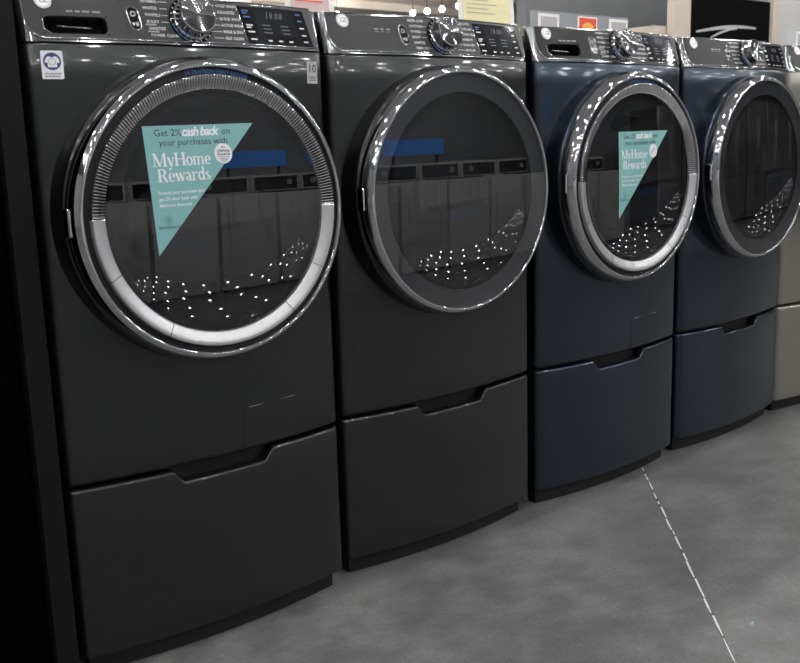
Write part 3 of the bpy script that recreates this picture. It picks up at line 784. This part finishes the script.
r = empty('tag_holder', (3.20, .10, ZT + LIFT)); tag(r, 'clear acrylic holder with a white edged tag on the champagne machine', 'tag holder')
MB().box(-.20, .20, 0, .003, 0, .07).box(-.20, .20, .003, .05, 0, .003).build('acrylic_sheet', 'acrylic', r)
t = MB().box(-.145, .05, -.0025, -.0005, .004, .062).build('price_tag', 'paper', r)
MB().box(-.132, .04, -.0035, -.0026, .004, .052).build('tag_print', 'grey_paper', t)

m = MB(); m.add([(0, 0, .0008), (.016, .003, .0012), (.018, .008, .0030), (.004, .007, .0010), (0, 0, .0002), (.016, .003, .0005), (.018, .008, .0022), (.004, .007, .0003)],
                [(0, 1, 2, 3), (7, 6, 5, 4), (0, 4, 5, 1), (1, 5, 6, 2), (2, 6, 7, 3), (3, 7, 4, 0)])
sc = tag(m.build('plastic_scrap', 'teal'), 'tiny teal scrap lying on the concrete floor', 'scrap'); sc.location = (1.243, -.838, 0)

# ------------------------------------------------------------------ the row across the aisle (seen in the doors)
def facing_dryer():
    r = empty('upright_dryer', (0, 0, 0))
    MB().bbox(-.34, .34, -.70, 0, .03, .93, .012).build('cabinet', 'white_enamel', r, True, 40)
    MB().bbox(-.34, .34, -.72, -.58, .932, 1.12, .02).build('backsplash', 'white_enamel', r, True, 40)
    c = MB().bbox(-.31, .31, -.58, -.572, .955, 1.095, .003).build('control_panel', 'gloss_black', r)
    MB().cyl((-.18, -.571, 1.03), .03, -.03, 'y', 20).build('dial', 'satin', r, True, 40)
    d = MB().bbox(-.25, .25, .002, .028, .30, .82, .008).build('door', 'white_enamel', r, True, 40)
    MB().bbox(.19, .215, .030, .055, .48, .62, .004).build('handle', 'satin', d)
    for x in (-.29, .29):
        for y in (-.65, -.06): MB().cyl((x, y, 0), .02, .032, n=10).build('foot', 'rubber', r)
    return r
def facing_washer():
    r = empty('top_load_washer', (0, 0, 0))
    MB().bbox(-.34, .34, -.70, 0, .03, .93, .012).build('cabinet', 'white_enamel', r, True, 40)
    MB().bbox(-.34, .34, -.72, -.58, .932, 1.12, .02).build('backsplash', 'white_enamel', r, True, 40)
    MB().bbox(-.31, .31, -.58, -.572, .955, 1.095, .003).build('control_panel', 'gloss_black', r)
    MB().cyl((.18, -.571, 1.03), .03, -.03, 'y', 20).build('dial', 'satin', r, True, 40)
    MB().bbox(-.29, .29, -.54, -.06, .932, .947, .006).build('lid', 'gloss_black', r)
    for x in (-.29, .29):
        for y in (-.65, -.06): MB().cyl((x, y, 0), .02, .032, n=10).build('foot', 'rubber', r)
    return r
fd = facing_dryer(); fw = facing_washer(); YO = -4.3
for i in range(12):
    src = fd if i % 2 == 0 else fw
    o = src if i < 2 else copy_tree(src)
    o.location = (-1.6 + i * .72, YO, 0)
    tag(o, 'white dryer with a square door in the row across the aisle' if i % 2 == 0 else 'white top-loading washer in the row across the aisle', 'dryer' if i % 2 == 0 else 'washer', 'white machines across the aisle')
def fridge(x, w, lab):
    r = empty('refrigerator', (x, YO - .1, 0)); tag(r, lab, 'refrigerator', 'refrigerators across the aisle')
    MB().bbox(-w / 2, w / 2, -.75, 0, .02, 1.78, .01).build('body', 'black', r)
    for s in (-1, 1):
        d = MB().bbox(min(0, s * w / 2) + .002, max(0, s * w / 2) - .002, .002, .05, .70, 1.775, .01).build('door', 'fridge', r, True, 40)
        MB().bbox(s * .04 - .012, s * .04 + .012, .055, .085, .85, 1.5, .006).build('handle', 'satin', d)
    d = MB().bbox(-w / 2, w / 2, .002, .05, .06, .69, .01).build('freezer_drawer', 'fridge', r, True, 40)
    MB().bbox(-w / 2 + .1, w / 2 - .1, .055, .085, .60, .63, .006).build('handle', 'satin', d)
    for fx in (-w / 2 + .08, w / 2 - .08):
        for y in (-.65, -.08): MB().cyl((fx, y, 0), .02, .022, n=10).build('foot', 'rubber', r)
for i in range(5): fridge(8.3 + i * 1.0, .91, 'stainless french-door refrigerator across the aisle')
for sx, lab in ((4.65, 'blue lit sign on two posts behind the white machines'), (6.45, 'blue lit sign on two posts behind the white machines')):
    r = empty('lit_sign', (sx, -7.5, 0)); tag(r, lab, 'sign', 'blue lit signs across the aisle')
    MB().bbox(-.65, .65, -.05, .05, 1.28, 1.52, .01).build('sign_face', 'bluesign', r)
    for x in (-.5, .5): MB().box(x - .02, x + .02, -.02, .02, 0, 1.28).build('post', 'black', r)

# ------------------------------------------------------------------ ceiling bulbs
def pendant():
    r = empty('pendant_lamp', (0, 0, 4.30))
    bm = bmesh.new(); bmesh.ops.create_icosphere(bm, subdivisions=2, radius=.055)
    m = MB(); m.add([v.co for v in bm.verts], [[v.index for v in f.verts] for f in bm.faces]); bm.free()
    m.build('bulb', 'bulb', r, True)
    MB().cyl((0, 0, .052), .05, .08, n=12, r2=.02).cyl((0, 0, .132), .006, .368, n=6).build('stem', 'black', r)
    return r
pl = pendant()
spots = []
for ix in range(10):
    for iy in range(9): spots.append((-5.6 + ix * 1.9 + (iy % 2) * .7, -9.6 + iy * 1.85))        # dense over the laundry aisle
for ix in range(8):
    for iy in range(7):
        x, y = -3.0 + ix * 3.0 + (iy % 2) * .6, 8.0 + iy * 2.75
        if not .80 < (x + .7) / (y + 1.93) < 1.02 and (x + .7) / (y + 1.93) < 1.02: spots.append((x, y))                                   # the side bay has no hanging lamps
spots += [(16.65, 17.94), (16.72, 17.47), (16.80, 16.99), (16.78, 16.38)]        # the row that shows above the dryer
for k, (x, y) in enumerate(spots):
    o = pl if k == 0 else copy_tree(pl)
    o.location = (x, y, 4.30)
    tag(o, 'round glowing bulb hanging from the store ceiling', 'lamp', 'bulbs hanging from the ceiling')
